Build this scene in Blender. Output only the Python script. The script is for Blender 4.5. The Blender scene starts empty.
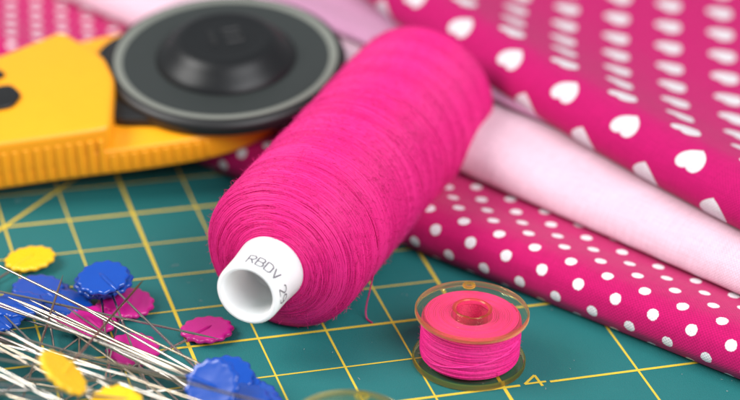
import bpy, math, random
from mathutils import Vector, Matrix, noise as mnoise
random.seed(11)
PI = math.pi
sc = bpy.context.scene
col = sc.collection
sc.unit_settings.scale_length = 0.01           # one unit is one centimetre

# ---------------------------------------------------------------- helpers
class MB:
    def __init__(s): s.v = []; s.f = []; s.uv = []; s.m = []
    def add(s, vs, fs, m=0, uvs=None):
        o = len(s.v); s.v += [tuple(v) for v in vs]
        s.f += [tuple(i + o for i in f) for f in fs]; s.m += [m] * len(fs)
        s.uv += list(uvs) if uvs else [(0.0, 0.0)] * len(vs)
    def grid(s, rows, closed_u=False, closed_v=False, m=0, uvs=None):
        R = len(rows); K = len(rows[0]); vs = [p for r in rows for p in r]; fs = []
        for i in range(R if closed_v else R - 1):
            for j in range(K if closed_u else K - 1):
                a = i * K + j; b = i * K + (j + 1) % K; i2 = (i + 1) % R
                fs.append((a, b, i2 * K + (j + 1) % K, i2 * K + j))
        s.add(vs, fs, m, uvs)
    def lathe(s, prof, seg=64, m=0, frame=None, cap0=False, cap1=False):
        rows = []
        for r, z in prof:
            rows.append([Vector((r * math.cos(2 * PI * k / seg), r * math.sin(2 * PI * k / seg), z)) for k in range(seg)])
        if frame: rows = [[frame @ p for p in r] for r in rows]
        s.grid(rows, closed_u=True, m=m)
        n = len(s.v)
        if cap0: s.f.append(tuple(reversed(range(n - len(prof) * seg, n - len(prof) * seg + seg)))); s.m.append(m)
        if cap1: s.f.append(tuple(range(n - seg, n))); s.m.append(m)
    def tube(s, pts, rad, sides=6, m=0, caps=True, closed=False):
        n = len(pts); rows = []; up = None
        for i, p in enumerate(pts):
            a = pts[max(i - 1, 0)]; b = pts[min(i + 1, n - 1)]
            t = (b - a)
            if t.length < 1e-9: t = Vector((1, 0, 0))
            t.normalize()
            if up is None:
                up = Vector((0, 0, 1)) if abs(t.z) < .9 else Vector((1, 0, 0))
            x = up.cross(t)
            if x.length < 1e-6: x = Vector((1, 0, 0)).cross(t)
            x.normalize(); up = t.cross(x); up.normalize()
            r = rad[i] if isinstance(rad, (list, tuple)) else rad
            rows.append([p + x * (r * math.cos(2 * PI * k / sides)) + up * (r * math.sin(2 * PI * k / sides)) for k in range(sides)])
        o = len(s.v)
        s.grid(rows, closed_u=True, m=m)
        if caps:
            s.f.append(tuple(reversed(range(o, o + sides)))); s.m.append(m)
            s.f.append(tuple(range(o + (n - 1) * sides, o + n * sides))); s.m.append(m)
    def prism(s, poly, z0, z1, bevel=0.0, m=0, zfun=None, steps=3):
        """outline in xy extruded in z with a rounded upper and lower edge; zfun lifts the top"""
        n = len(poly)
        def inset(d):
            out = []
            for i in range(n):
                p = Vector(poly[i]); a = Vector(poly[i - 1]); b = Vector(poly[(i + 1) % n])
                e1 = (p - a).normalized(); e2 = (b - p).normalized()
                n1 = Vector((-e1.y, e1.x)); n2 = Vector((-e2.y, e2.x))
                k = n1 + n2; k = k / max(k.dot(n1), .3)
                out.append(p + k * d)
            return out
        rings = []
        st = [(bevel * (1 - math.sin(PI / 2 * i / steps)), z0 + bevel * (1 - math.cos(PI / 2 * i / steps))) for i in range(steps + 1)] if bevel else [(0, z0)]
        st2 = [(bevel * (1 - math.cos(PI / 2 * i / steps)), z1 - bevel * (1 - math.sin(PI / 2 * i / steps))) for i in range(steps + 1)] if bevel else [(0, z1)]
        for d, z in st + st2:
            q = inset(d)
            rings.append([Vector((p.x, p.y, z + (zfun(p.x, p.y) if zfun and z > (z0 + z1) / 2 else 0))) for p in q])
        o = len(s.v)
        s.grid(rings, closed_u=True, m=m)
        L = len(rings)
        s.f.append(tuple(reversed(range(o, o + n)))); s.m.append(m)
        s.f.append(tuple(range(o + (L - 1) * n, o + L * n))); s.m.append(m)
    def box(s, x0, x1, y0, y1, z0, z1, bevel=0.0, m=0):
        s.prism([(x0, y0), (x1, y0), (x1, y1), (x0, y1)], z0, z1, bevel, m)
    def mesh(s, name, mats, smooth=True, angle=40):
        me = bpy.data.meshes.new(name); me.from_pydata(s.v, [], s.f); me.update()
        uvl = me.uv_layers.new(name='UVMap')
        li = [0] * len(me.loops); me.loops.foreach_get('vertex_index', li)
        flat = []
        for i in li: flat += s.uv[i] if i < len(s.uv) else (0, 0)
        uvl.data.foreach_set('uv', flat)
        for mm in (mats if isinstance(mats, (list, tuple)) else [mats]): me.materials.append(mm)
        me.polygons.foreach_set('material_index', s.m)
        if smooth:
            me.polygons.foreach_set('use_smooth', [True] * len(me.polygons))
            try: me.set_sharp_from_angle(angle=math.radians(angle))
            except Exception: pass
        return me
    def build(s, name, mats, parent=None, smooth=True, angle=40):
        o = bpy.data.objects.new(name, s.mesh(name, mats, smooth, angle)); col.objects.link(o)
        if parent: o.parent = parent
        return o

def tag(o, label=None, cat=None, group=None, kind=None):
    if label: o['label'] = label
    if cat: o['category'] = cat
    if group: o['group'] = group
    if kind: o['kind'] = kind
    return o
def empty(name, loc=(0, 0, 0)):
    o = bpy.data.objects.new(name, None); o.empty_display_size = .5; o.location = loc; col.objects.link(o); return o
def lin(r, g, b):
    f = lambda c: (c / 255 / 12.92) if c / 255 <= .04045 else ((c / 255 + .055) / 1.055) ** 2.4
    return (f(r), f(g), f(b), 1)

# ---------------------------------------------------------------- material helpers
class NT:
    def __init__(s, name):
        s.mat = bpy.data.materials.new(name); s.mat.use_nodes = True
        s.t = s.mat.node_tree; s.n = s.t.nodes; s.b = s.n['Principled BSDF']; s.out = s.n['Material Output']
    def new(s, k, **kw):
        n = s.n.new(k)
        for a, v in kw.items(): setattr(n, a, v)
        return n
    def link(s, a, b): s.t.links.new(a, b)
    def put(s, sock, v):
        if hasattr(v, 'is_output') or hasattr(v, 'links'): s.link(v, sock)
        else: sock.default_value = v
    def m(s, op, a, b=None, c=None):
        n = s.new('ShaderNodeMath', operation=op); s.put(n.inputs[0], a)
        if b is not None: s.put(n.inputs[1], b)
        if c is not None: s.put(n.inputs[2], c)
        return n.outputs[0]
    def smooth(s, x, lo, hi):
        n = s.new('ShaderNodeMapRange', interpolation_type='SMOOTHSTEP'); s.put(n.inputs[0], x)
        n.inputs[1].default_value = lo; n.inputs[2].default_value = hi; return n.outputs[0]
    def mix(s, f, a, b):
        n = s.new('ShaderNodeMix', data_type='RGBA'); s.put(n.inputs[0], f); s.put(n.inputs[6], a); s.put(n.inputs[7], b); return n.outputs[2]
    def uv(s):
        n = s.new('ShaderNodeUVMap', uv_map='UVMap'); x = s.new('ShaderNodeSeparateXYZ'); s.link(n.outputs[0], x.inputs[0])
        return x.outputs[0], x.outputs[1], n.outputs[0]
    def obj(s): return s.new('ShaderNodeTexCoord').outputs['Object']
    def noise(s, vec, scale, detail=2, rough=.5):
        n = s.new('ShaderNodeTexNoise'); s.link(vec, n.inputs['Vector']); n.inputs['Scale'].default_value = scale
        n.inputs['Detail'].default_value = detail; n.inputs['Roughness'].default_value = rough; return n.outputs[0]
    def bump(s, h, strength, dist):
        n = s.new('ShaderNodeBump'); s.link(h, n.inputs['Height']); n.inputs['Strength'].default_value = strength; n.inputs['Distance'].default_value = dist
        s.link(n.outputs[0], s.b.inputs['Normal']); return n
    def set(s, **kw):
        for k, v in kw.items(): s.put(s.b.inputs[k.replace('_', ' ')], v)
        return s
def scale_col(c, k): return (c[0] * k, c[1] * k, c[2] * k, 1)

def plastic(name, c, rough=.35, var=.06, bumps=0.0, sss=0.0, spec=.5):
    t = NT(name); o = t.obj(); n = t.noise(o, 3.0, 4, .6)
    t.set(Base_Color=t.mix(n, scale_col(c, 1 - var), scale_col(c, 1 + var)), Specular_IOR_Level=spec)
    n2 = t.noise(o, 11.0, 5, .65)
    t.set(Roughness=t.m('MULTIPLY_ADD', n2, .18, rough - .09))
    if bumps: t.bump(t.noise(o, 45.0, 3), bumps, .01)
    if sss:
        t.set(Subsurface_Weight=sss, Subsurface_Radius=(.15, .12, .1), Subsurface_Scale=.6)
    return t.mat

def fabric(name, base, pattern=None, pat_col=None, weave=.034, wstr=.6, sheen=.25, sheen_tint=(1, 1, 1, 1), phase=(0, 0)):
    t = NT(name); u, v, uvv = t.uv()
    # warp and weft threads
    wob = t.noise(uvv, 6.0, 2)
    k = 2 * PI / weave
    uu = t.m('ADD', u, t.m('MULTIPLY', wob, .02)); vv = t.m('ADD', v, t.m('MULTIPLY', wob, .03))
    su = t.m('SINE', t.m('MULTIPLY', uu, k)); sv = t.m('SINE', t.m('MULTIPLY', vv, k))
    su2 = t.m('SINE', t.m('MULTIPLY', uu, k / 2)); sv2 = t.m('SINE', t.m('MULTIPLY', vv, k / 2))
    over = t.m('MULTIPLY', su2, sv2)                                # plain weave: over and under
    h = t.m('ADD', t.m('MULTIPLY', t.m('ABSOLUTE', su), .5), t.m('MULTIPLY', t.m('ABSOLUTE', sv), .5))
    h = t.m('ADD', h, t.m('MULTIPLY', over, .7))
    # slubs: streaks along both directions
    mp = t.new('ShaderNodeMapping'); mp.inputs['Scale'].default_value = (2.0, 26.0, 1); t.link(uvv, mp.inputs[0]); s1 = t.noise(mp.outputs[0], 1.0, 4, .7)
    mp2 = t.new('ShaderNodeMapping'); mp2.inputs['Scale'].default_value = (26.0, 2.0, 1); t.link(uvv, mp2.inputs[0]); s2 = t.noise(mp2.outputs[0], 1.0, 4, .7)
    slub = t.m('MULTIPLY', t.m('ADD', s1, s2), .5)
    dark = t.m('MULTIPLY_ADD', over, .17, t.m('MULTIPLY_ADD', slub, .9, .5))
    def shade(c):
        n = t.new('ShaderNodeMix', data_type='RGBA', blend_type='MULTIPLY'); n.inputs[0].default_value = 1
        t.put(n.inputs[6], c); g = t.new('ShaderNodeCombineColor')
        for i in range(3): t.link(dark, g.inputs[i])
        t.link(g.outputs[0], n.inputs[7]); return n.outputs[2]
    c = base
    fz = t.m('MULTIPLY', t.m('SUBTRACT', t.noise(uvv, 22.0, 2), .5), .03)
    if pattern == 'dots':
        A = .8
        def lat(ou, ov):
            x = t.m('MULTIPLY', t.m('SUBTRACT', t.m('FRACT', t.m('ADD', t.m('DIVIDE', t.m('SUBTRACT', u, phase[0]), A), ou)), .5), A)
            y = t.m('MULTIPLY', t.m('SUBTRACT', t.m('FRACT', t.m('ADD', t.m('DIVIDE', t.m('SUBTRACT', v, phase[1]), A), ov)), .5), A)
            return t.m('SQRT', t.m('ADD', t.m('MULTIPLY', x, x), t.m('MULTIPLY', y, y)))
        d = t.m('ADD', t.m('MINIMUM', lat(.5, .5), lat(0, 0)), fz)
        mask = t.m('SUBTRACT', 1.0, t.smooth(d, .103, .121))
        c = t.mix(mask, base, pat_col)
    if pattern == 'hearts':
        A, B, hs = 1.76, 1.5, .272
        def lat(ou, ov):
            x = t.m('MULTIPLY', t.m('SUBTRACT', t.m('FRACT', t.m('ADD', t.m('DIVIDE', t.m('SUBTRACT', u, phase[0]), A), ou)), .5), A / hs)
            y = t.m('MULTIPLY', t.m('SUBTRACT', t.m('FRACT', t.m('ADD', t.m('DIVIDE', t.m('SUBTRACT', v, phase[1]), B), ov)), .5), -B / hs)
            x = t.m('ADD', x, t.m('MULTIPLY', fz, .8))
            y = t.m('SUBTRACT', t.m('MULTIPLY', y, 1.16), .10)
            q = t.m('SUBTRACT', t.m('ADD', t.m('MULTIPLY', x, x), t.m('MULTIPLY', y, y)), 1.0)
            return t.m('SUBTRACT', q, t.m('MULTIPLY', t.m('POWER', t.m('ABSOLUTE', x), .667), t.m('MULTIPLY', y, .98)))
        d = t.m('MINIMUM', lat(.5, .5), lat(0, 0))
        mask = t.m('SUBTRACT', 1.0, t.smooth(d, -.02, .12))
        c = t.mix(mask, base, pat_col)
    t.set(Base_Color=shade(c), Roughness=.85, Sheen_Weight=sheen, Sheen_Roughness=.45, Sheen_Tint=sheen_tint, Specular_IOR_Level=.12)
    t.bump(t.m('ADD', h, t.m('MULTIPLY', slub, 1.6)), wstr, .006)
    return t.mat

PINK = (0.74, 0.008, 0.165, 1)
# ---------------------------------------------------------------- cutting mat
def mat_surface():
    t = NT('mat_vinyl'); o = t.obj()
    n = t.noise(o, 1.2, 5, .6); fine = t.noise(o, 60.0, 3, .6)
    c = t.mix(n, (.012, .128, .130, 1), (.016, .160, .160, 1))
    c = t.mix(t.smooth(fine, .35, .75), c, (.010, .125, .128, 1))
    scr = t.new('ShaderNodeMapping'); scr.inputs['Scale'].default_value = (1.0, 30.0, 1); scr.inputs['Rotation'].default_value = (0, 0, .5); t.link(o, scr.inputs[0])
    sn = t.smooth(t.noise(scr.outputs[0], .9, 4, .7), .66, .8)
    c = t.mix(t.m('MULTIPLY', sn, .12), c, (.12, .30, .30, 1))
    t.set(Base_Color=c, Roughness=t.m('MULTIPLY_ADD', fine, .25, .42), Specular_IOR_Level=.35)
    t.bump(t.m('ADD', t.noise(o, 30.0, 2), t.m('MULTIPLY', fine, .6)), .6, .016)
    return t.mat
def line_ink():
    t = NT('yellow_ink'); o = t.obj(); n = t.noise(o, 26.0, 4, .65); n2 = t.noise(o, 2.0, 3)
    c = t.mix(n2, (.60, .43, .035, 1), (.70, .53, .06, 1))
    c = t.mix(t.m('MULTIPLY', t.smooth(n, .60, .72), .75), c, (.16, .26, .13, 1))
    t.set(Base_Color=c, Roughness=.5, Specular_IOR_Level=.3)
    return t.mat
mb = MB(); mb.box(-26, 34, -18, 27, -.3, 0, .05)
mat = mb.build('cutting_mat', mat_surface())
tag(mat, 'teal green cutting mat printed with a yellow measuring grid, lying flat under everything', 'cutting mat')
H = 1.27
g = MB()
def quad(x0, y0, x1, y1, w, z):
    d = Vector((x1 - x0, y1 - y0, 0)).normalized() * (w / 2); nx = Vector((-d.y, d.x, 0)); a = Vector((x0, y0, z)); b = Vector((x1, y1, z))
    n = max(1, int((b - a).length / .6)); rows = []
    for i in range(n + 1):
        p = a.lerp(b, i / n); rows.append([p + nx, p - nx])
    g.add([q for r in rows for q in r], [(2 * i + 1, 2 * i + 3, 2 * i + 2, 2 * i) for i in range(n)])
TH, TK = .034, .064
for c in range(-18, 24):
    if c > 4 and c % 2: continue
    quad(c * H, -17 if c % 2 == 0 else -17, c * H, 26, TK if c % 4 == 0 else (TH * 1.25 if c % 2 == 0 else TH), .004)
for r in range(-20, 13):
    w = TK if r % 4 == 0 else (TH * 1.1)
    if r == 6: w = .062
    x_end = 33 if r % 2 == 0 else 4 * H
    if r == 6:
        quad(-25, -r * H, 4.22 * H + .02, -r * H, w, .0065)
        quad(4.68 * H, -r * H, x_end, -r * H, w, .0065)
    else:
        quad(-25, -r * H, x_end, -r * H, w, .0065)
quad(-12 * H, -10 * H, 14 * H, 16 * H, .07, .009)
# the printed 4: an open outline with a long cross bar
n4 = [((.29, .0), (.27, .36)), ((.27, .36), (.0, .12)), ((.0, .12), (.40, .12))]
ang = math.radians(0)
for i, ((ax, ay), (bx, by)) in enumerate(n4):
    ox, oy = 4.31 * H, -6 * H - .10
    quad(ox + ax, oy + ay, ox + bx, oy + by, .05, .0066 + i * .0012)
g.build('printed_grid', line_ink(), mat, smooth=False)

lt = NT('lint_fibre'); lt.set(Base_Color=(.42, .40, .40, 1), Roughness=.9); lm_ = MB()
rl = random.Random(4)
for k in range(170):
    x, y = rl.uniform(-6, 11), rl.uniform(-11, 3); a0 = rl.random() * 6.28; L = rl.uniform(.005, .12) * rl.random() ** 2; p = Vector((x, y, .012)); pts = [p]
    for q in range(5):
        a0 += rl.uniform(-.9, .9); p = p + Vector((math.cos(a0), math.sin(a0), rl.uniform(-.03, .05))) * (L / 4 + .003); p.z = max(p.z, .010); pts.append(p)
    lm_.tube(pts, rl.uniform(.0022, .0045), 4)
tag(lm_.build('lint', lt.mat), 'pale specks and fibres of lint scattered over the cutting mat', 'lint', kind='stuff')
# ---------------------------------------------------------------- folded fabrics
def catmull(pts, sub=10):
    out = []
    n = len(pts)
    for i in range(n - 1):
        p0 = pts[max(i - 1, 0)]; p1 = pts[i]; p2 = pts[i + 1]; p3 = pts[min(i + 2, n - 1)]
        for k in range(sub):
            t = k / sub
            out.append(tuple(.5 * ((2 * b) + (-a + c) * t + (2 * a - 5 * b + 4 * c - d) * t * t + (-a + 3 * b - 3 * c + d) * t ** 3) for a, b, c, d in zip(p0, p1, p2, p3)))
    out.append(pts[-1]); return out
def sweep(name, mat_, origin, d, prof, s0, s1, ds=.12, amp=.05, freq=.35, seed=0, mark=None, nshift=None, ripple=0):
    d = Vector((d[0], d[1], 0)).normalized(); n = Vector((-d.y, d.x, 0))
    P = catmull([Vector(p).to_tuple() for p in prof], 8)
    # arc length; v = 0 at the profile point nearest to `mark`
    arc = [0]
    for a, b in zip(P, P[1:]): arc.append(arc[-1] + math.hypot(b[0] - a[0], b[1] - a[1]))
    if mark:
        j = min(range(len(P)), key=lambda i: math.hypot(P[i][0] - mark[0], P[i][1] - mark[1])); off = arc[j]
    else: off = 0
    rows = []; uvs = []
    ns = int((s1 - s0) / ds)
    for i in range(ns + 1):
        s = s0 + (s1 - s0) * i / ns; r = []
        for j, (a, z) in enumerate(P):
            q = Vector((s * freq, a * freq * 1.3, seed * 7.3 + z * .4))
            w = mnoise.noise(q) * amp + mnoise.noise(q * 3.1) * amp * .35
            # keep the underside above what carries it
            lift = min(1, max(0, (z - prof[0][1]) / .4))
            off_n = nshift(s) if nshift else 0
            wn = w * lift
            rz = ripple * mnoise.noise(Vector((s * .5, a * .25, seed))) * lift
            r.append(Vector((origin[0], origin[1], 0)) + d * s + n * (a + wn * .8 + off_n) + Vector((0, 0, z + wn * .5 + rz)))
            uvs.append((s, arc[j] - off))
        rows.append(r)
    m = MB(); m.grid(rows, uvs=uvs)
    o = m.build(name, mat_)
    return o

WHITE = (.74, .72, .74, 1)
dot_mat = fabric('dotted_cotton', (.47, .005, .115, 1), 'dots', WHITE, phase=(.363, 0), sheen=.12)
dot_prof = [(2.2, .02), (1.2, .02), (.4, .02), (-.05, .04), (-.18, .12), (-.32, .37), (-.23, .74), (.06, .91), (.42, .92), (.8, .86), (1.3, .76), (2.0, .72), (3.5, .71), (8.5, .70)]
dot = sweep('folded_fabric', dot_mat, (2.1, 1.46), (.596, -.803), dot_prof, -16, 17, mark=(-.32, .37), amp=.05, seed=1)
tag(dot, 'hot pink fabric with small white polka dots, lowest of the folded fabrics', 'fabric', 'folded fabrics stacked on the mat')
plain_mat = fabric('plain_cotton', (.73, .49, .585, 1), weave=.032, sheen=.2, wstr=.5)
pink_prof = [(3.0, .74), (1.4, .755), (.5, .77), (.08, .80), (-.04, .97), (.06, 1.27), (.38, 1.50), (.85, 1.58), (1.8, 1.58), (3.5, 1.56), (9, 1.54)]
pk = sweep('folded_fabric', plain_mat, (6.508, -1.395), (.522, -.853), pink_prof, -22, 9, amp=.06, seed=2)
tag(pk, 'plain pale pink fabric folded between the polka dot fabric and the heart fabric', 'fabric', 'folded fabrics stacked on the mat')
lil_mat = fabric('lilac_cotton', (.50, .24, .38, 1), weave=.032, sheen=.1, wstr=.5)
lil_prof = [(3.0, 1.64), (1.4, 1.65), (.4, 1.66), (.05, 1.67), (-.03, 1.73), (.05, 1.80), (.3, 1.82), (.6, 1.80), (.8, 1.72), (1.0, 1.69)]
ll = sweep('folded_fabric', lil_mat, (5.62, 3.39), (.50, -.866), lil_prof, -14, 7.5, amp=.04, seed=5)
tag(ll, 'thin lilac pink fabric showing between the heart fabric and the pale pink fabric', 'fabric', 'folded fabrics stacked on the mat')
heart_mat = fabric('heart_cotton', (.46, .005, .120, 1), 'hearts', (.66, .62, .65, 1), phase=(0, 0), sheen=.05)
heart_prof = [(3.5, 1.62), (1.6, 1.63), (.5, 1.64), (-.1, 1.66), (-.3, 1.78), (-.38, 2.02), (-.27, 2.32), (.0, 2.54), (.36, 2.62), (.76, 2.53), (1.48, 2.27), (2.2, 2.04), (2.95, 1.88), (4.2, 1.76), (8, 1.74), (22, 1.74)]
ht = sweep('folded_fabric', heart_mat, (7.934, .375), (.307, -.952), heart_prof, -16, 12, mark=(.0, 2.54), amp=.045, seed=3,
           nshift=lambda s: (.012 * s * s if s < 0 else .008 * s * s))
tag(ht, 'hot pink fabric printed with white hearts, folded on top of the pale pink fabric', 'fabric', 'folded fabrics stacked on the mat')

# ---------------------------------------------------------------- thread spool
def thread_mat(name, c, s=1.0):
    t = NT(name); o = t.obj()
    n = t.smooth(t.noise(o, 50.0, 4, .75), .36, .64); n2 = t.noise(o, 2.2, 3)
    u, v, uvv = t.uv()
    cc = t.mix(n, scale_col(c, .70), (min(.95, c[0] * 1.18), c[1] * 2.0, c[2] * 1.3, 1))
    cc = t.mix(t.m('MULTIPLY', t.smooth(u, .1, .9), .8), cc, (min(.95, c[0] * 1.3), c[1] * 3 + .008, c[2] * 1.6, 1))  # u lightens strands, painting in how bands wound at other angles catch light
    cc = t.mix(t.m('MULTIPLY', n2, .15), cc, scale_col(c, .85))
    t.set(Base_Color=cc, Roughness=.48, Sheen_Weight=.06 * s, Sheen_Roughness=.4, Sheen_Tint=(1, .4, .65, 1), Specular_IOR_Level=.24)
    t.bump(t.noise(o, 90.0, 2), .5, .006)
    return t.mat
spool_thread = thread_mat('spool_thread', (.60, .006, .150, 1))
white_core = plastic('white_core', (.90, .90, .89, 1), .32, .015, sss=.85)
_b = white_core.node_tree.nodes['Principled BSDF']; _b.inputs['Subsurface Radius'].default_value = (.5, .48, .46); _b.inputs['Subsurface Scale'].default_value = .8
ink = plastic('dark_ink', (.075, .065, .09, 1), .6)

S = empty('thread_spool', (1.79, -4.72, 0))
tag(S, 'large cone of hot pink sewing thread lying on its side with a white tube', 'thread spool')
hd = math.radians(51.9); tl = math.atan2(.05, 6.84)
A = Vector((math.cos(hd) * math.cos(tl), math.sin(hd) * math.cos(tl), math.sin(tl))); B = Vector((-math.sin(hd), math.cos(hd), 0)); U = A.cross(B)
if U.z < 0: U = -U
C0 = Vector((0, 0, 1.50))
def sp(a, r, th): return C0 + A * a + (B * math.cos(th) + U * math.sin(th)) * r
RP = [(-.56, .60), (-.52, .72), (-.42, .95), (-.26, 1.22), (-.10, 1.40), (.06, 1.475), (.35, 1.49), (2, 1.50), (4, 1.515), (6.84, 1.54), (7.1, 1.47), (7.25, 1.32), (7.36, 1.08), (7.42, .80), (7.44, .60)]
RPc = catmull(RP, 8)
al = [0]
for a_, b_ in zip(RPc, RPc[1:]): al.append(al[-1] + math.hypot(b_[0] - a_[0], b_[1] - a_[1]))
UL = al[-1]
def rp(x):
    x = min(max(x, 0), UL - 1e-6)
    lo, hi = 0, len(al) - 1
    while hi - lo > 1:
        md = (lo + hi) // 2
        if al[md] <= x: lo = md
        else: hi = md
    t = (x - al[lo]) / max(al[hi] - al[lo], 1e-9)
    return (RPc[lo][0] + (RPc[hi][0] - RPc[lo][0]) * t, RPc[lo][1] + (RPc[hi][1] - RPc[lo][1]) * t)
w = MB()
rows = []
for i in range(90):
    a_, r_ = rp(UL * i / 89); rows.append([sp(a_, r_ - .006, 2 * PI * k / 72) for k in range(72)])
w.grid(rows, closed_u=True)
SEG = 44
def wind(x0, x1, pitch, lift, rad=.0150, ph=0, tone=0.5, jit=.003):
    turns = abs(x1 - x0) / pitch; n = int(turns * SEG); sgn = 1 if x1 > x0 else -1
    rows = []; tones = []; seed = random.random() * 100
    for i in range(n + 1):
        f = i / max(n, 1); x = x0 + (x1 - x0) * f
        x += mnoise.noise(Vector((i * .013, seed, 0))) * pitch * .5
        a_, r_ = rp(x); th = ph + sgn * 0 + 2 * PI * turns * f
        a2, r2 = rp(min(x + .01, UL)); tx = Vector((a2 - a_, r2 - r_)).normalized() if (a2 - a_, r2 - r_) != (0, 0) else Vector((1, 0))
        nl = lift + mnoise.noise(Vector((i * .05, seed, 3))) * jit
        # normal of the profile (pointing out) in (a, r)
        na, nr = -tx.y, tx.x
        ring = []
        for k in range(5):
            q = 2 * PI * k / 5; o_ = nl + rad * math.cos(q); e_ = rad * math.sin(q)
            ring.append(sp(a_ + na * o_ + tx.x * e_, r_ + nr * o_ + tx.y * e_, th))
        rows.append(ring)
        bt = min(1, max(0, tone + 1.1 * mnoise.noise(Vector(((x + .22 * math.cos(th - 2.0 * x)) * 1.7, seed, 9))) + .6 * mnoise.noise(Vector(((x - .12 * math.cos(th + 1.3 * x)) * 6, seed, 2))))); tones += [(bt, 0)] * 5
    w.grid(rows, closed_u=True, uvs=tones)
wind(0, UL, .027, -.004, tone=.35)
for k in range(22):
    s_ = random.uniform(.0, .35); e_ = UL - random.uniform(0, .3)
    p_ = random.uniform(.26, .55)
    if k % 2: wind(s_, e_, p_, .001 + .005 * random.random(), ph=random.random() * 6.28, tone=random.random() * .8)
    else: wind(e_, s_, p_, .001 + .005 * random.random(), ph=random.random() * 6.28, tone=random.random() * .8)
for k in range(16):                                  # bands laid close together
    x = random.uniform(.5, UL - 1.2); wind(x, x + random.uniform(.15, .8), random.uniform(.029, .05), .006 + .005 * random.random(), ph=random.random() * 6.28, tone=random.choice([.1, .3, .7, .9]))
for k in range(5):                                   # steep strands across the wind
    x = random.uniform(.8, UL - 2.4); wind(x, x + random.uniform(1.0, 1.8), random.uniform(1.0, 2.2), .024, ph=random.random() * 6.28, tone=random.random())
# fuzz: fine fibre ends standing off the strands
for k in range(5200):
    x = random.random() * UL; th = random.random() * 2 * PI
    a_, r_ = rp(x); p = sp(a_, r_ + .01, th); rad_ = (B * math.cos(th) + U * math.sin(th)); tan = (-B * math.sin(th) + U * math.cos(th))
    d1 = (rad_ * random.uniform(.1, .7) + tan * random.uniform(-1, 1) + A * random.uniform(-.6, .6)).normalized()
    if p.z < .12: continue
    L = random.uniform(.04, .13); d2 = (d1 + rad_ * random.uniform(-.6, .4) + A * random.uniform(-.5, .5)).normalized()
    w.tube([p, p + d1 * L * .5, p + d1 * L * .5 + d2 * L * .5], .0029, 3, caps=False)
w.uv += [(0, 0)] * (len(w.v) - len(w.uv))
w.build('thread_winding', spool_thread, S, angle=180)
# white tube with its rim, and the bore
FR = Matrix(((B.x, U.x, A.x, C0.x), (B.y, U.y, A.y, C0.y), (B.z, U.z, A.z, C0.z), (0, 0, 0, 1)))
core = MB()
core.lathe([(.001, -.42), (.40, -.42), (.455, -.46), (.47, -.52), (.47, -.9), (.465, -1.48), (.475, -1.545), (.50, -1.575), (.53, -1.585), (.56, -1.575), (.585, -1.54), (.592, -1.48), (.60, -1.0), (.635, -.5), (.66, 0), (.66, 7.9), (.58, 8.0), (.50, 7.95), (.48, 7.6), (.40, 7.5), (.001, 7.5)], 96, frame=FR)  # web closing the bore is added so its inside looks brighter
tube = core.build('core_tube', white_core, S, angle=50)
# lettering wrapped round the tube
GL = {'R': [[(0, 0), (0, 1), (.45, 1), (.6, .85), (.6, .68), (.45, .52), (0, .52)], [(.3, .52), (.62, 0)]],
      'B': [[(0, 0), (0, 1), (.45, 1), (.58, .88), (.58, .65), (.45, .53), (0, .53)], [(.45, .53), (.62, .4), (.62, .13), (.48, 0), (0, 0)]],
      'D': [[(0, 0), (0, 1), (.42, 1), (.6, .84), (.6, .16), (.42, 0), (0, 0)]],
      'V': [[(0, 1), (.3, 0), (.6, 1)]],
      '2': [[(0, .82), (.15, 1), (.45, 1), (.6, .82), (.58, .6), (.02, .05), (.02, 0), (.62, 0)]],
      '9': [[(.1, 0), (.42, .04), (.6, .35), (.6, .8), (.45, 1), (.15, 1), (0, .82), (0, .62), (.15, .47), (.45, .47), (.6, .6)]]}
def tube_r(a): return .592 + max(0, a + 1.48) / .98 * .043 if a < -.5 else .635
def letter(ch, th0, a0, h=.25, wdt=.21):
    for st in GL[ch]:
        pts = []
        for (x0, y0), (x1, y1) in zip(st, st[1:]):
            for k in range(5):
                f = k / 5; pts.append((x0 + (x1 - x0) * f, y0 + (y1 - y0) * f))
        pts.append(st[-1]); rows = []
        lo = []
        for i, (x, y) in enumerate(pts):
            q0 = pts[max(i - 1, 0)]; q1 = pts[min(i + 1, len(pts) - 1)]
            dx, dy = q1[0] - q0[0], q1[1] - q0[1]; l = math.hypot(dx, dy) or 1
            nx, ny = -dy / l, dx / l; hw = .0115; r_ = []
            for s_ in (-1, 1):
                a_ = a0 + y * h + s_ * ny * hw; arc = x / .62 * wdt + s_ * nx * hw
                r_.append((a_, th0 + arc_sign * arc / .61))
            lo.append(r_)
        rr = .0035
        let.grid([[sp(a_, tube_r(a_) + rr, th) for a_, th in r_] for r_ in lo])
arc_sign = 1
ST = math.radians(16.7)
let = MB()
for i, ch in enumerate('RBDV'): letter(ch, math.radians(82) + i * ST, -1.47, .235, .135)
let.build('lettering', ink, tube, smooth=False); let = MB()
for i, ch in enumerate('29'): letter(ch, math.radians(162) + i * ST, -1.47, .235, .135)
let.build('lettering', ink, tube, smooth=False)
# loose strands
def strand(pts, r=.017):
    q = [Vector(p) - Vector(S.location) for p in catmull([Vector(p).to_tuple() for p in pts], 8)]
    ls = MB(); ls.tube(q, r, 6); ls.build('loose_thread', spool_thread, S)

strand([tuple(sp(.75 + .006 * q_, 1.515, math.radians(95 + 10 * q_)) + Vector(S.location)) for q_ in range(9)] + [(3.50, -4.84, 1.15), (3.44, -4.80, .62), (3.38, -4.78, .2), (3.37, -4.88, .035), (3.43, -5.04, .02)], .014)
strand([(1.90, -1.9, 1.15), (1.98, -1.55, 1.2), (2.03, -1.40, 1.3), (2.11, -1.38, 1.5), (2.28, -1.39, 1.7), (2.58, -1.42, 1.9), (2.95, -1.5, 2.1)], .012)

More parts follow.
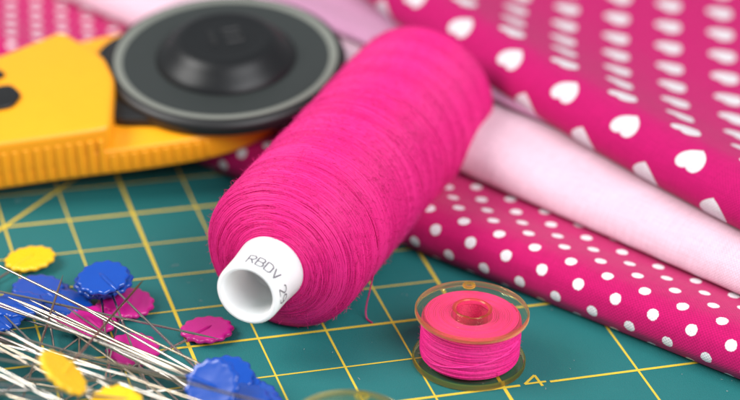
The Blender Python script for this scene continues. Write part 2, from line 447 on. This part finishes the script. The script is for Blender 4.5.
# ---------------------------------------------------------------- bobbins
def thin_clear(name, tint, k=.9):
    t = NT(name); t.n.remove(t.b)
    tr = t.new('ShaderNodeBsdfTransparent'); tr.inputs[0].default_value = tint
    gl = t.new('ShaderNodeBsdfGlossy'); n = t.noise(t.obj(), 7.0, 5, .7); t.link(t.m('MULTIPLY_ADD', t.smooth(n, .4, .8), .16, .03), gl.inputs['Roughness'])
    lw = t.new('ShaderNodeLayerWeight'); fr = t.m('MULTIPLY_ADD', t.m('POWER', lw.outputs['Facing'], 4.0), k, .045)
    c = t.new('ShaderNodeMixShader'); t.link(fr, c.inputs[0]); t.link(tr.outputs[0], c.inputs[1]); t.link(gl.outputs[0], c.inputs[2])
    t.link(c.outputs[0], t.out.inputs[0]); return t.mat
def rim_clear(name, tint, body, kt, kb):
    t = NT(name); t.n.remove(t.b); g_ = t.new('ShaderNodeBsdfGlass'); g_.inputs['Color'].default_value = tint; g_.inputs['IOR'].default_value = 1.45; g_.inputs['Roughness'].default_value = .04
    tr = t.new('ShaderNodeBsdfTransparent'); tr.inputs[0].default_value = tint
    tl_ = t.new('ShaderNodeBsdfTranslucent'); tl_.inputs[0].default_value = body
    a = t.new('ShaderNodeMixShader'); a.inputs[0].default_value = kt; t.link(g_.outputs[0], a.inputs[1]); t.link(tr.outputs[0], a.inputs[2])
    b = t.new('ShaderNodeMixShader'); b.inputs[0].default_value = kb; t.link(a.outputs[0], b.inputs[1]); t.link(tl_.outputs[0], b.inputs[2])
    t.link(b.outputs[0], t.out.inputs[0]); return t.mat
flange_face = thin_clear('clear_plastic', (.975, .935, .80, 1))
flange_edge = rim_clear('clear_plastic_edge', (.96, .92, .58, 1), (.92, .82, .36, 1), .25, .42)
flange_rim = thin_clear('clear_plastic_hub', (.97, .96, .84, 1), .9)
bob_thread = thread_mat('bobbin_thread', (.72, .011, .20, 1))
RB, HB, TB = 1.015, 1.08, .115
def flange_mb(z0):
    m = MB(); r = RB; b = .03; z1 = z0 + TB
    m.lathe([(r - b, z1), (.36, z1)], 128, 0); m.lathe([(.36, z0), (r - b, z0)], 128, 0)
    m.lathe([(r - b, z0), (r - b * .3, z0 + b * .3), (r, z0 + b), (r, z1 - b), (r - b * .3, z1 - b * .3), (r - b, z1)], 128, 1)
    return m
def make_bobbin(name, full):
    t = empty(name)
    flange_mb(0).build('flange', [flange_face, flange_edge], t)
    up = flange_mb(HB - TB).build('flange', [flange_face, flange_edge], t)
    # hub: tube with a drive notch, rim standing a little proud of the flange
    m = MB(); seg = 96; ro, ri = .355, .285
    K0 = int(seg * (262 - 17) / 360); K1 = int(seg * (262 + 17) / 360)
    def hub_ring(r, z):                              # the bore has a key slot facing us
        return [Vector((q * math.cos(2 * PI * k / seg), q * math.sin(2 * PI * k / seg), z)) for k in range(seg) for q in [r if r > .33 or not K0 <= k < K1 else .340]]
    rings = [hub_ring(ro, .0), hub_ring(ro, HB + .012), hub_ring(ro - .008, HB + .02), hub_ring(ri + .02, HB + .02), hub_ring(ri, HB + .0), hub_ring(ri, 0), hub_ring(ro, 0)]
    m.grid(rings[:2], closed_u=True); m.grid(rings[1:5], closed_u=True, m=1); m.grid(rings[4:], closed_u=True)
    m.build('hub', [flange_rim, flange_edge], t)
    # small threading hole near the edge, with a raised lip
    m = MB(); cx, cy = .20, .77
    m.tube([Vector((cx + .095 * math.cos(2 * PI * k / 24), cy + .085 * math.sin(2 * PI * k / 24), HB + .014)) for k in range(25)], .028, 8)
    m.build('threading_hole', flange_edge, up)
    if full:
        w2 = MB(); z0, z1 = TB + .01, HB - TB - .01
        # solid wound body with rounded layers
        w2.lathe([(.36, z0), (.80, z0), (.845, z0 + .03), (.862, z0 + .12), (.868, (z0 + z1) / 2), (.86, z1 - .12), (.845, z1 - .03), (.80, z1), (.362, z1), (.362, z0)], 96)
        def loop(x0, x1, pitch, r, rad=.0145, tone=.3, ph=0):
            n = int(abs(x1 - x0) / pitch * 60) + 2; sd = random.random() * 50; rows = []
            for i in range(n):
                f = i / (n - 1); z = x0 + (x1 - x0) * f; th = ph + i * 2 * PI / 60
                ed = min(z - z0, z1 - z); rr = r - max(0, .10 - ed) ** 1.0 * .28 + mnoise.noise(Vector((i * .03, sd, 0))) * .006
                z += mnoise.noise(Vector((i * .02, sd, 5))) * .012
                ring = [Vector(((rr + rad * math.cos(q)) * math.cos(th), (rr + rad * math.cos(q)) * math.sin(th), z + rad * math.sin(q))) for q in [2 * PI * k / 5 for k in range(5)]]
                rows.append(ring)
            w2.grid(rows, closed_u=True, uvs=[(tone, 0)] * (5 * len(rows)))
        w2.uv += [(0, 0)] * (len(w2.v) - len(w2.uv))
        loop(z0, z1, .029, .868, tone=.2)
        for k in range(7):
            a_, b_ = z0 + random.uniform(.0, .2), z1 - random.uniform(0, .2)
            if k % 2: a_, b_ = b_, a_
            loop(a_, b_, random.uniform(.10, .3), .878 + .006 * random.random(), tone=random.random(), ph=random.random() * 6.28)
        loop(z0 + .15, z0 + .55, 1.3, .892, tone=1.0, ph=math.radians(205))
        # the coiled ends of the layers, seen through the upper flange
        n = 60 * 16; rows = []
        for zf in (z1 + .002,):
            rows = []
            for i in range(n):
                th = i * 2 * PI / 60; rr = .37 + (.83 - .37) * i / n + .012 * mnoise.noise(Vector((math.cos(th) * 1.5, math.sin(th) * 1.5, i * .006)))
                rows.append([Vector(((rr + .015 * math.cos(q)) * math.cos(th), (rr + .015 * math.cos(q)) * math.sin(th), zf + .004 * mnoise.noise(Vector((i * .04, 1, 0))) + .012 * math.sin(q))) for q in [2 * PI * k / 5 for k in range(5)]])
            w2.grid(rows, closed_u=True, uvs=[(.6, 0)] * (5 * len(rows)))
        for k in range(260):
            th = random.random() * 2 * PI; z = random.uniform(z0 + .05, z1 - .05); r_ = Vector((math.cos(th), math.sin(th), 0)); tn = Vector((-math.sin(th), math.cos(th), 0))
            p = r_ * .88 + Vector((0, 0, z)); d1 = (r_ * random.uniform(.1, .6) + tn * random.uniform(-1, 1) + Vector((0, 0, random.uniform(-.5, .5)))).normalized()
            w2.tube([p, p + d1 * .04, p + d1 * .07 + r_ * random.uniform(-.01, .02)], .002, 3, caps=False)
        w2.uv += [(0, 0)] * (len(w2.v) - len(w2.uv))
        w2.build('thread', bob_thread, t, angle=180)
    return t
b1 = make_bobbin('bobbin', True); b1.location = (4.75, -6.65, .012)
tag(b1, 'clear bobbin wound full of hot pink thread, standing beside the polka dot fabric', 'bobbin')
b2 = make_bobbin('bobbin', False); b2.location = (1.66, -9.62, .012); b2.rotation_euler.z = -.25
tag(b2, 'empty clear plastic bobbin cut off by the lower edge of the photo, nearest to us', 'bobbin')

# ---------------------------------------------------------------- rotary cutter
yel = plastic('yellow_plastic', (.90, .365, .008, 1), .42, .03, sss=.12)
blk = plastic('black_plastic', (.008, .0085, .009, 1), .45, .1)
blk_gloss = plastic('black_gloss', (.009, .010, .011, 1), .38, .1, spec=.25)
grey_face = plastic('smoked_plastic', (.024, .029, .028, 1), .42, .06)
steel = NT('steel'); steel.set(Base_Color=(.62, .62, .60, 1), Metallic=1.0, Roughness=.28); steel = steel.mat
ring_m = plastic('pale_grey_plastic', (.185, .195, .17, 1), .4)
R = empty('rotary_cutter', (2.55, 2.65, 1.1))
ex = Vector((1, 0, .09)).normalized(); ey = Vector((0, 1, .12)); ez = ex.cross(ey).normalized(); ey = ez.cross(ex)
R.matrix_world = Matrix(((ex.x, ey.x, ez.x, 2.55), (ex.y, ey.y, ez.y, 2.65), (ex.z, ey.z, ez.z, 1.1), (0, 0, 0, 1)))
tag(R, 'yellow and black rotary fabric cutter with a round blade guard, lying behind the thread spool', 'rotary cutter')
def dens(poly, step=.25):
    out = []
    for i, p in enumerate(poly):
        q = poly[(i + 1) % len(poly)]; l = math.hypot(q[0] - p[0], q[1] - p[1]); n = max(1, int(l / step))
        for k in range(n): out.append((p[0] + (q[0] - p[0]) * k / n, p[1] + (q[1] - p[1]) * k / n))
    return out
def rounded(poly, r=.25, n=5):
    out = []
    for i, p in enumerate(poly):
        p = Vector(p); a = Vector(poly[i - 1]); b = Vector(poly[(i + 1) % len(poly)])
        d1 = (a - p); d2 = (b - p); rr = min(r, d1.length * .45, d2.length * .45); q0 = p + d1.normalized() * rr; q1 = p + d2.normalized() * rr
        for k in range(n + 1):
            t = k / n; out.append(tuple(q0 * (1 - t) ** 2 + p * 2 * t * (1 - t) + q1 * t * t))
    return out
# lower yellow tray that runs under the disc, ribbed along both sides
tray = [(-10.2, -1.35), (-8, -1.75), (-5.0, -1.9), (-3.6, -1.98), (-2.2, -2.12), (-1.0, -2.16), (-.2, -2.02), (.45, -1.72), (1.1, -1.1), (1.3, 0), (1.1, 1.2), (.3, 1.9), (-1.0, 2.25), (-2.4, 2.12), (-4, 2.0), (-8, 1.8), (-10.2, 1.35)]
m = MB(); m.prism(dens(rounded(tray, .5, 4), .3), 0, .58, .07)
handle = m.build('handle', yel, R, angle=60)
block = [(-10.0, -1.37), (-8, -1.765), (-5.0, -1.915), (-3.6, -1.995), (-2.80, -2.02), (-2.38, -.30), (-2.42, .55), (-3.06, 1.80), (-4.5, 1.22), (-8, 1.1), (-10.0, .9)]
m = MB(); m.prism(dens(rounded(block, .22, 5), .3), .30, 1.12, .12)
m.build('grip', yel, handle, angle=60)
# ribs standing on the near and far sides
def side_y(x, poly, near=True):
    best = None
    for i in range(len(poly)):
        (x0, y0), (x1, y1) = poly[i], poly[(i + 1) % len(poly)]
        if min(x0, x1) <= x <= max(x0, x1) and x0 != x1:
            y = y0 + (y1 - y0) * (x - x0) / (x1 - x0)
            if best is None or (y < best if near else y > best): best = y
    return best
for near in (True, False):
    m = MB(); sg = -1 if near else 1; x = -6.4
    while x < -.8:
        y = side_y(x, tray, near); yb = y + sg * (.042 if x < -2.85 else .025)
        m.box(x - .05, x + .05, min(y - sg * .10, yb), max(y - sg * .10, yb), .10, .86 if (x < -2.85 and near) else .48, .03)
        x += .21
    m.build('grip_ribs', yel, handle)
# black slider let into the grip
m = MB(); m.prism(rounded([(-8.2, -.75), (-4.55, -.82), (-4.28, -.45), (-4.42, -.02), (-8.2, .0)], .15), 1.10, 1.20, .04)
m.build('slider', blk, handle)
m = MB(); m.prism(rounded([(-8.2, .22), (-4.75, .25), (-4.45, .38), (-4.55, .66), (-8.2, .8)], .12), 1.10, 1.17, .03)
m.build('slider_track', blk, handle)
# black arm between grip and disc
m = MB(); m.prism(dens(rounded([(-2.75, -1.25), (-1.2, -1.75), (.5, -1.6), (.9, 0), (.4, 1.6), (-1.4, 1.95), (-2.3, 1.55), (-2.75, .6)], .4), .3), .575, .80, .05)
m.build('arm', blk, R)
# blade guard: black disc with a lighter face and a pale ring
m = MB(); m.lathe([(.2, .62), (2.36, .62), (2.44, .66), (2.47, .74), (2.47, .84), (2.43, .92), (2.36, .955), (2.28, .965)], 128, 0)
gd = m.build('blade_guard', blk, R)
m = MB(); m.lathe([(2.30, .955), (2.295, .975), (2.265, .982), (2.195, .982), (2.165, .966), (2.12, .945)], 128, 0); m.build('guard_ring', ring_m, gd)
m = MB(); m.lathe([(2.125, .95), (1.9, .945), (1.2, .945), (.2, .95)], 128, 0); m.build('guard_face', grey_face, gd)
# nut with a domed shoulder and raised cap
m = MB(); m.lathe([(1.42, .93), (1.44, .96), (1.42, 1.01), (1.35, 1.09), (1.24, 1.18), (1.13, 1.29), (1.05, 1.37), (.96, 1.425), (.86, 1.445), (.80, 1.435), (.76, 1.43), (.4, 1.45), (.001, 1.455)], 96)
nut = m.build('nut', blk_gloss, R)
m = MB()                                             # raised moulded mark on the cap
m.box(-.32, -.20, -.26, .26, 1.44, 1.475, .012)
for (x0, y0), (x1, y1) in (((-.02, .24), (.34, .24)), ((-.02, .24), (-.02, .02)), ((-.02, .02), (.34, .02)), ((.34, .02), (.34, -.24)), ((.34, -.24), (-.02, -.24))):
    m.tube([Vector((x0, y0, 1.45)), Vector((x1, y1, 1.45))], .035, 6)
m.build('moulded_mark', blk, nut)

# ---------------------------------------------------------------- flower head pins
yhead = plastic('yellow_head', (.86, .50, .012, 1), .28, .05, sss=.2)
bhead = plastic('blue_head', (.004, .060, .36, 1), .22, .08, sss=.1)
mhead = plastic('magenta_head', (.50, .012, .22, 1), .3, .06, sss=.15)
pin_steel = NT('pin_steel'); _n = pin_steel.noise(pin_steel.obj(), 3.0, 3)
pin_steel.set(Base_Color=pin_steel.mix(_n, (.42, .38, .33, 1), (.70, .67, .62, 1)), Metallic=1.0, Roughness=.13); pin_steel = pin_steel.mat
LP = 5.2
rp_ = random.Random(8)
def head_mb():
    m = MB(); seg = 120
    def ring(f, z, dimple=0): return [Vector((f * .475 * (1 + (.044 + dimple) * math.cos(13 * 2 * PI * k / seg)) * math.cos(2 * PI * k / seg), f * .475 * (1 + (.044 + dimple) * math.cos(13 * 2 * PI * k / seg)) * math.sin(2 * PI * k / seg), z)) for k in range(seg)]
    rows = [ring(.001, -.045), ring(.6, -.05), ring(.90, -.048), ring(.965, -.035), ring(1, 0), ring(.965, .035), ring(.90, .048), ring(.80, .046), ring(.6, .042), ring(.3, .044), ring(.001, .046)]
    m.grid(rows, closed_u=True)
    # raised rib where the shaft is moulded in
    rows = []
    for i in range(15):
        x = -.12 + .63 * i / 14; e = 1 - abs(i - 7) / 7.0; hh = .050 + .030 * min(1, e * 2.5); ww = .055 * min(1, .3 + e * 2.5)
        rows.append([Vector((x, ww * math.cos(2 * PI * k / 12), hh * math.sin(2 * PI * k / 12))) for k in range(12)])
    m.grid(rows, closed_u=True)
    return m
hm = head_mb(); me_h = {k: hm.mesh('pin_head', v, angle=60) for k, v in (('yellow', yhead), ('blue', bhead), ('magenta', mhead))}
dark_reflect_steel = NT('steel_dark_reflection'); _n = dark_reflect_steel.noise(dark_reflect_steel.obj(), 3.0, 3)  # second pin steel, darker warm reflections put into its colour
dark_reflect_steel.set(Base_Color=dark_reflect_steel.mix(_n, (.36, .30, .22, 1), (.58, .51, .41, 1)), Metallic=1.0, Roughness=.18); dark_reflect_steel = dark_reflect_steel.mat
shm = MB(); shm.tube([Vector((.1, 0, 0)), Vector((LP - .5, 0, 0)), Vector((LP - .2, 0, 0)), Vector((LP, 0, 0))], [.0225, .0225, .015, .003], 12)
me_s = [shm.mesh('pin_shaft', pin_steel), shm.mesh('pin_shaft', dark_reflect_steel)]
def pin(color, Hd, T, label, up=(0, 0, 1), group='flower head pins piled on the mat'):
    Hd = Vector(Hd); x = (Vector(T) - Hd).normalized(); u = Vector(up); z = (u - x * u.dot(x)).normalized(); y = z.cross(x)
    r = empty('flower_pin')
    r.matrix_world = Matrix(((x.x, y.x, z.x, Hd.x), (x.y, y.y, z.y, Hd.y), (x.z, y.z, z.z, Hd.z), (0, 0, 0, 1)))
    a = bpy.data.objects.new('pin_head', me_h[color]); col.objects.link(a); a.parent = r
    b = bpy.data.objects.new('pin_shaft', me_s[1 if 'brown' in label or 'gold' in label else 0 if any(q in label for q in ('silver pin', 'shiny', 'bright shaft', 'grey shaft')) else rp_.choice((0, 0, 1))]); col.objects.link(b); b.parent = r
    tag(r, label, 'pin', group)
    return r
#PINS
PINS = [
    ('yellow', (-2.285, -1.540, 0.120), (-3.348, -2.377, 0.060), 'yellow flower head pin lying flat on the mat by itself behind the pile', (0.00, 0.16, 1.00)),
    ('blue', (-1.232, -3.379, 0.620), (-0.290, -6.182, 0.450), 'bright blue flower head pin raised at the top of the pile, beside the bare mat', (-0.10, -0.30, 1.00)),
    ('magenta', (-0.810, -3.562, 0.140), (-2.082, -4.695, 0.100), 'magenta flower head pin lying just behind and below the raised blue head', (0.00, -0.10, 1.00)),
    ('blue', (-2.324, -2.705, 0.160), (-0.899, -5.966, 0.300), 'dark blue flower head pin just below the lone yellow head', (0.00, 0.05, 1.00)),
    ('blue', (-2.816, -3.525, 0.340), (-0.602, -7.036, 0.620), 'blue flower head pin under crossing shafts near the left edge, below the dark blue head', (0.10, -0.15, 1.00)),
    ('blue', (-1.916, -3.348, 0.160), (-1.072, -5.936, 0.100), 'blue flower head pin half hidden by shafts, between the dark blue and the magenta heads', (0.15, -0.10, 1.00)),
    ('blue', (-3.241, -3.825, 0.300), (-2.125, -6.895, 0.350), 'blue flower head pin cut off by the left edge of the photo', (0.00, -0.10, 1.00)),
    ('magenta', (-1.612, -4.099, 0.160), (-0.799, -6.327, 0.100), 'magenta flower head pin under the bundle of silver shafts, below the dark blue heads', (0.00, -0.15, 1.00)),
    ('magenta', (-1.038, -5.153, 0.130), (-2.193, -4.316, 0.200), 'magenta flower head pin seen only between silver shafts, lowest in the middle of the pile', (0.00, -0.10, 1.00)),
    ('magenta', (0.402, -4.736, 0.100), (-0.789, -5.433, 0.100), 'magenta flower head pin lying flat on the mat near the white spool tube', (0.00, 0.10, 1.00)),
    ('yellow', (-2.693, -7.660, 1.450), (-0.429, -3.126, 0.334), 'yellow flower head pin tilted on edge, out of focus in the front of the pile', (0.62, -0.12, 0.77)),
    ('yellow', (-1.947, -8.224, 1.000), (-4.609, -6.876, 1.000), 'yellow flower head pin at the lower edge of the photo, front of the pile', (0.00, -0.40, 1.00)),
    ('blue', (-0.180, -7.609, 0.800), (-2.258, -5.601, 0.980), 'pale shining blue flower head pin on top of the stacked blue heads', (-0.60, -0.55, 0.80)),
    ('blue', (0.217, -6.968, 0.520), (-1.287, -5.266, 0.750), 'blue flower head pin second in the stack, behind the shining one', (-0.10, -0.30, 1.00)),
    ('blue', (0.298, -7.151, 0.400), (-1.833, -5.337, 0.600), 'blue flower head pin third in the stack, its scalloped edge showing at the right', (-0.10, -0.30, 1.00)),
    ('blue', (0.664, -7.323, 0.130), (-0.663, -6.513, 0.300), 'dark blue flower head pin lowest on the right of the stack, on the mat', (0.00, -0.05, 1.00)),
    ('magenta', (-3.992, -2.733, 0.550), (0.466, -5.397, 0.300), 'pin with a thin shiny shaft whose point rests on the flat magenta head', (0.00, 0.00, 1.00)),
    ('blue', (0.492, -7.986, 0.523), (-2.234, -3.559, 0.620), 'pin with a bright shaft from the blue stack, its point beside the dark blue head', (0.00, 0.00, 1.00)),
    ('blue', (-3.837, -8.140, 0.103), (-1.956, -3.336, 0.750), 'pin with a short brown looking shaft whose point stands up below the lone yellow head', (0.00, 0.00, 1.00)),
    ('blue', (0.295, -7.835, 0.584), (-3.033, -3.842, 0.720), 'pin with a golden-looking shaft just above the brightest of the slanting shafts', (0.00, 0.00, 1.00)),
    ('blue', (0.520, -7.492, 0.415), (-2.890, -3.567, 0.500), 'pin with a dull golden-looking shaft in the middle of the slanting bundle', (0.00, 0.00, 1.00)),
    ('blue', (0.257, -7.905, 0.387), (-2.765, -3.674, 0.420), 'pin with a grey shaft low in the slanting bundle', (0.00, 0.00, 1.00)),
    ('blue', (0.498, -7.945, 0.472), (-2.636, -3.797, 0.580), 'pin with a grey gold-looking shaft near the top of the slanting bundle', (0.00, 0.00, 1.00)),
    ('blue', (-1.132, -3.233, 0.460), (-1.047, -6.672, 0.150), 'blue flower head pin tucked directly under the raised bright blue one', (-0.10, -0.20, 1.00)),
    ('blue', (-1.241, -3.111, 0.340), (-1.665, -6.451, 0.100), 'blue flower head pin third down in the little stack under the raised one', (0.00, -0.10, 1.00)),
    ('magenta', (-0.919, -3.544, 0.080), (-1.947, -6.858, 0.300), 'magenta flower head pin flat under the other magenta head behind the raised one', (0.00, -0.05, 1.00)),
    ('blue', (-2.202, -2.742, 0.080), (-2.583, -6.789, 0.350), 'dark blue flower head pin under another dark blue head, shaft pointing straight at us', (0.00, 0.00, 1.00)),
    ('magenta', (-1.740, -3.793, 0.080), (-2.309, -6.775, 0.300), 'magenta flower head pin in the shade under the shafts, pointing straight at us', (0.00, 0.00, 1.00)),
    ('magenta', (0.208, -9.459, 0.560), (-2.121, -6.268, 0.457), 'slanting silver pin shaft, eighth from the top of those with heads out of view', (0.12, -0.36, 1.00)),
    ('magenta', (-4.062, -5.204, 1.108), (-1.309, -8.562, 0.864), 'slanting brown-looking pin shaft, third from the top of those with heads out of view', (-0.09, -0.16, 1.00)),
    ('magenta', (-4.841, -3.729, 0.390), (-0.840, -6.048, 0.100), 'nearly level brown-looking pin shaft, the highest of those with heads out of view', (0.25, -0.38, 1.00)),
    ('magenta', (-3.818, -4.670, 0.533), (-0.224, -6.755, 0.367), 'nearly level silver pin shaft, the highest of those with heads out of view', (0.04, -0.32, 1.00)),
    ('yellow', (0.110, -9.179, 0.338), (-1.959, -4.870, 0.368), 'slanting brown-looking pin shaft, the highest of those with heads out of view', (-0.07, 0.19, 1.00)),
    ('blue', (0.403, -9.056, 0.890), (-2.132, -6.062, 0.608), 'slanting brown-looking pin shaft, second from the top of those with heads out of view', (-0.26, 0.08, 1.00)),
    ('blue', (-4.486, -4.899, 0.100), (-0.787, -7.577, 0.432), 'slanting brown-looking pin shaft, sixth from the top of those with heads out of view', (0.09, -0.05, 1.00)),
    ('blue', (-6.394, -5.309, 0.377), (-2.806, -6.404, 0.525), 'nearly level brown-looking pin shaft, second from the top of those with heads out of view', (-0.14, -0.19, 1.00)),
    ('magenta', (1.732, -9.849, 1.133), (-0.958, -7.846, 1.216), 'slanting brown-looking pin shaft, fifth from the top of those with heads out of view', (0.01, 0.16, 1.00)),
    ('magenta', (-2.098, -8.837, 1.031), (-4.887, -5.359, 1.350), 'slanting silver pin shaft, tenth from the top of those with heads out of view', (-0.27, -0.12, 1.00)),
    ('blue', (-4.290, -3.489, 0.387), (-1.420, -6.233, 0.100), 'slanting silver pin shaft, fifth from the top of those with heads out of view', (0.10, -0.36, 1.00)),
    ('magenta', (-3.599, -2.083, 0.236), (-1.812, -8.539, 0.629), 'slanting silver pin shaft, the highest of those with heads out of view', (0.25, -0.08, 1.00)),
    ('blue', (-7.163, -4.951, 0.485), (-3.214, -6.241, 0.518), 'nearly level silver pin shaft, second from the top of those with heads out of view', (0.17, -0.25, 1.00)),
    ('yellow', (-5.067, -3.804, 0.547), (-1.631, -6.869, 0.790), 'slanting silver pin shaft, third from the top of those with heads out of view', (-0.12, -0.08, 1.00)),
    ('blue', (-4.908, -4.439, 0.740), (-1.800, -7.185, 0.831), 'slanting silver pin shaft, ninth from the top of those with heads out of view', (0.03, 0.01, 1.00)),
    ('blue', (-5.715, -5.264, 1.180), (-2.019, -7.454, 1.112), 'slanting silver pin shaft, seventh from the top of those with heads out of view', (0.25, -0.31, 1.00)),
    ('yellow', (-0.771, -9.397, 0.612), (-3.623, -5.539, 0.882), 'slanting brown-looking pin shaft, fourth from the top of those with heads out of view', (0.10, -0.38, 1.00)),
    ('magenta', (-5.313, -4.468, 0.904), (-2.753, -7.696, 0.893), 'slanting silver pin shaft, eleventh from the top of those with heads out of view', (-0.08, -0.37, 1.00)),
    ('magenta', (-4.780, -5.871, 0.652), (-1.923, -8.640, 0.889), 'slanting brown-looking pin shaft, seventh from the top of those with heads out of view', (-0.10, -0.06, 1.00)),
    ('yellow', (-5.464, -6.985, 1.446), (-2.480, -7.900, 1.161), 'slanting silver pin shaft, twelfth from the top of those with heads out of view', (-0.24, -0.38, 1.00)),
    ('blue', (-5.390, -2.544, 0.549), (-2.317, -6.294, 0.668), 'slanting silver pin shaft, second from the top of those with heads out of view', (-0.02, -0.29, 1.00)),
    ('blue', (-0.104, -9.838, 0.736), (-2.899, -6.393, 1.177), 'slanting silver pin shaft, fourth from the top of those with heads out of view', (-0.02, 0.17, 1.00)),
    ('yellow', (-5.263, -6.331, 0.649), (-1.330, -6.795, 0.350), 'nearly level silver pin shaft, third from the top of those with heads out of view', (0.09, -0.03, 1.00)),
    ('yellow', (0.264, -9.756, 1.105), (-2.965, -5.908, 0.829), 'slanting silver pin shaft, sixth from the top of those with heads out of view', (0.26, -0.01, 1.00)),
]
for c_, h_, t_, l_, u_ in PINS: pin(c_, h_, t_, l_, u_)

#CAMERA
cam = bpy.data.cameras.new('camera'); co = bpy.data.objects.new('camera', cam); col.objects.link(co)
co.location = (-7.75, -39.381, 21.992); co.rotation_euler = (1.0770, -.0407, -.2888)
cam.sensor_width = 36; cam.lens = 112.15; cam.clip_start = .5; cam.clip_end = 500
cam.dof.use_dof = True; cam.dof.focus_distance = 41.0; cam.dof.aperture_fstop = .112 / 1.15; cam.dof.aperture_blades = 0
sc.camera = co
# ---------------------------------------------------------------- light
wd = bpy.data.worlds.new('World'); sc.world = wd; wd.use_nodes = True
wd.node_tree.nodes['Background'].inputs[0].default_value = (.93, .96, 1, 1); wd.node_tree.nodes['Background'].inputs[1].default_value = .40
def area(name, loc, target, size, power, color, sy=None):
    l = bpy.data.lights.new(name, 'AREA'); l.energy = power; l.color = color; l.size = size
    if sy: l.shape = 'RECTANGLE'; l.size_y = sy
    o = bpy.data.objects.new(name, l); col.objects.link(o); o.location = loc
    o.rotation_euler = (Vector(target) - Vector(loc)).to_track_quat('-Z', 'Y').to_euler()
    return o
area('window_light', (-62, 8, 62), (2, -2, 0), 44, 88000, (1, .985, .96), 40)
area('fill_light', (26, -58, 56), (2, -2, 0), 60, 80000, (.97, .98, 1), 40)
sc.view_settings.view_transform = 'Standard'; sc.view_settings.look = 'None'; sc.view_settings.exposure = 0; sc.view_settings.gamma = 1
sc.cycles.max_bounces = 10; sc.cycles.transparent_max_bounces = 24; sc.cycles.use_denoising = True; sc.cycles.sample_clamp_indirect = 0
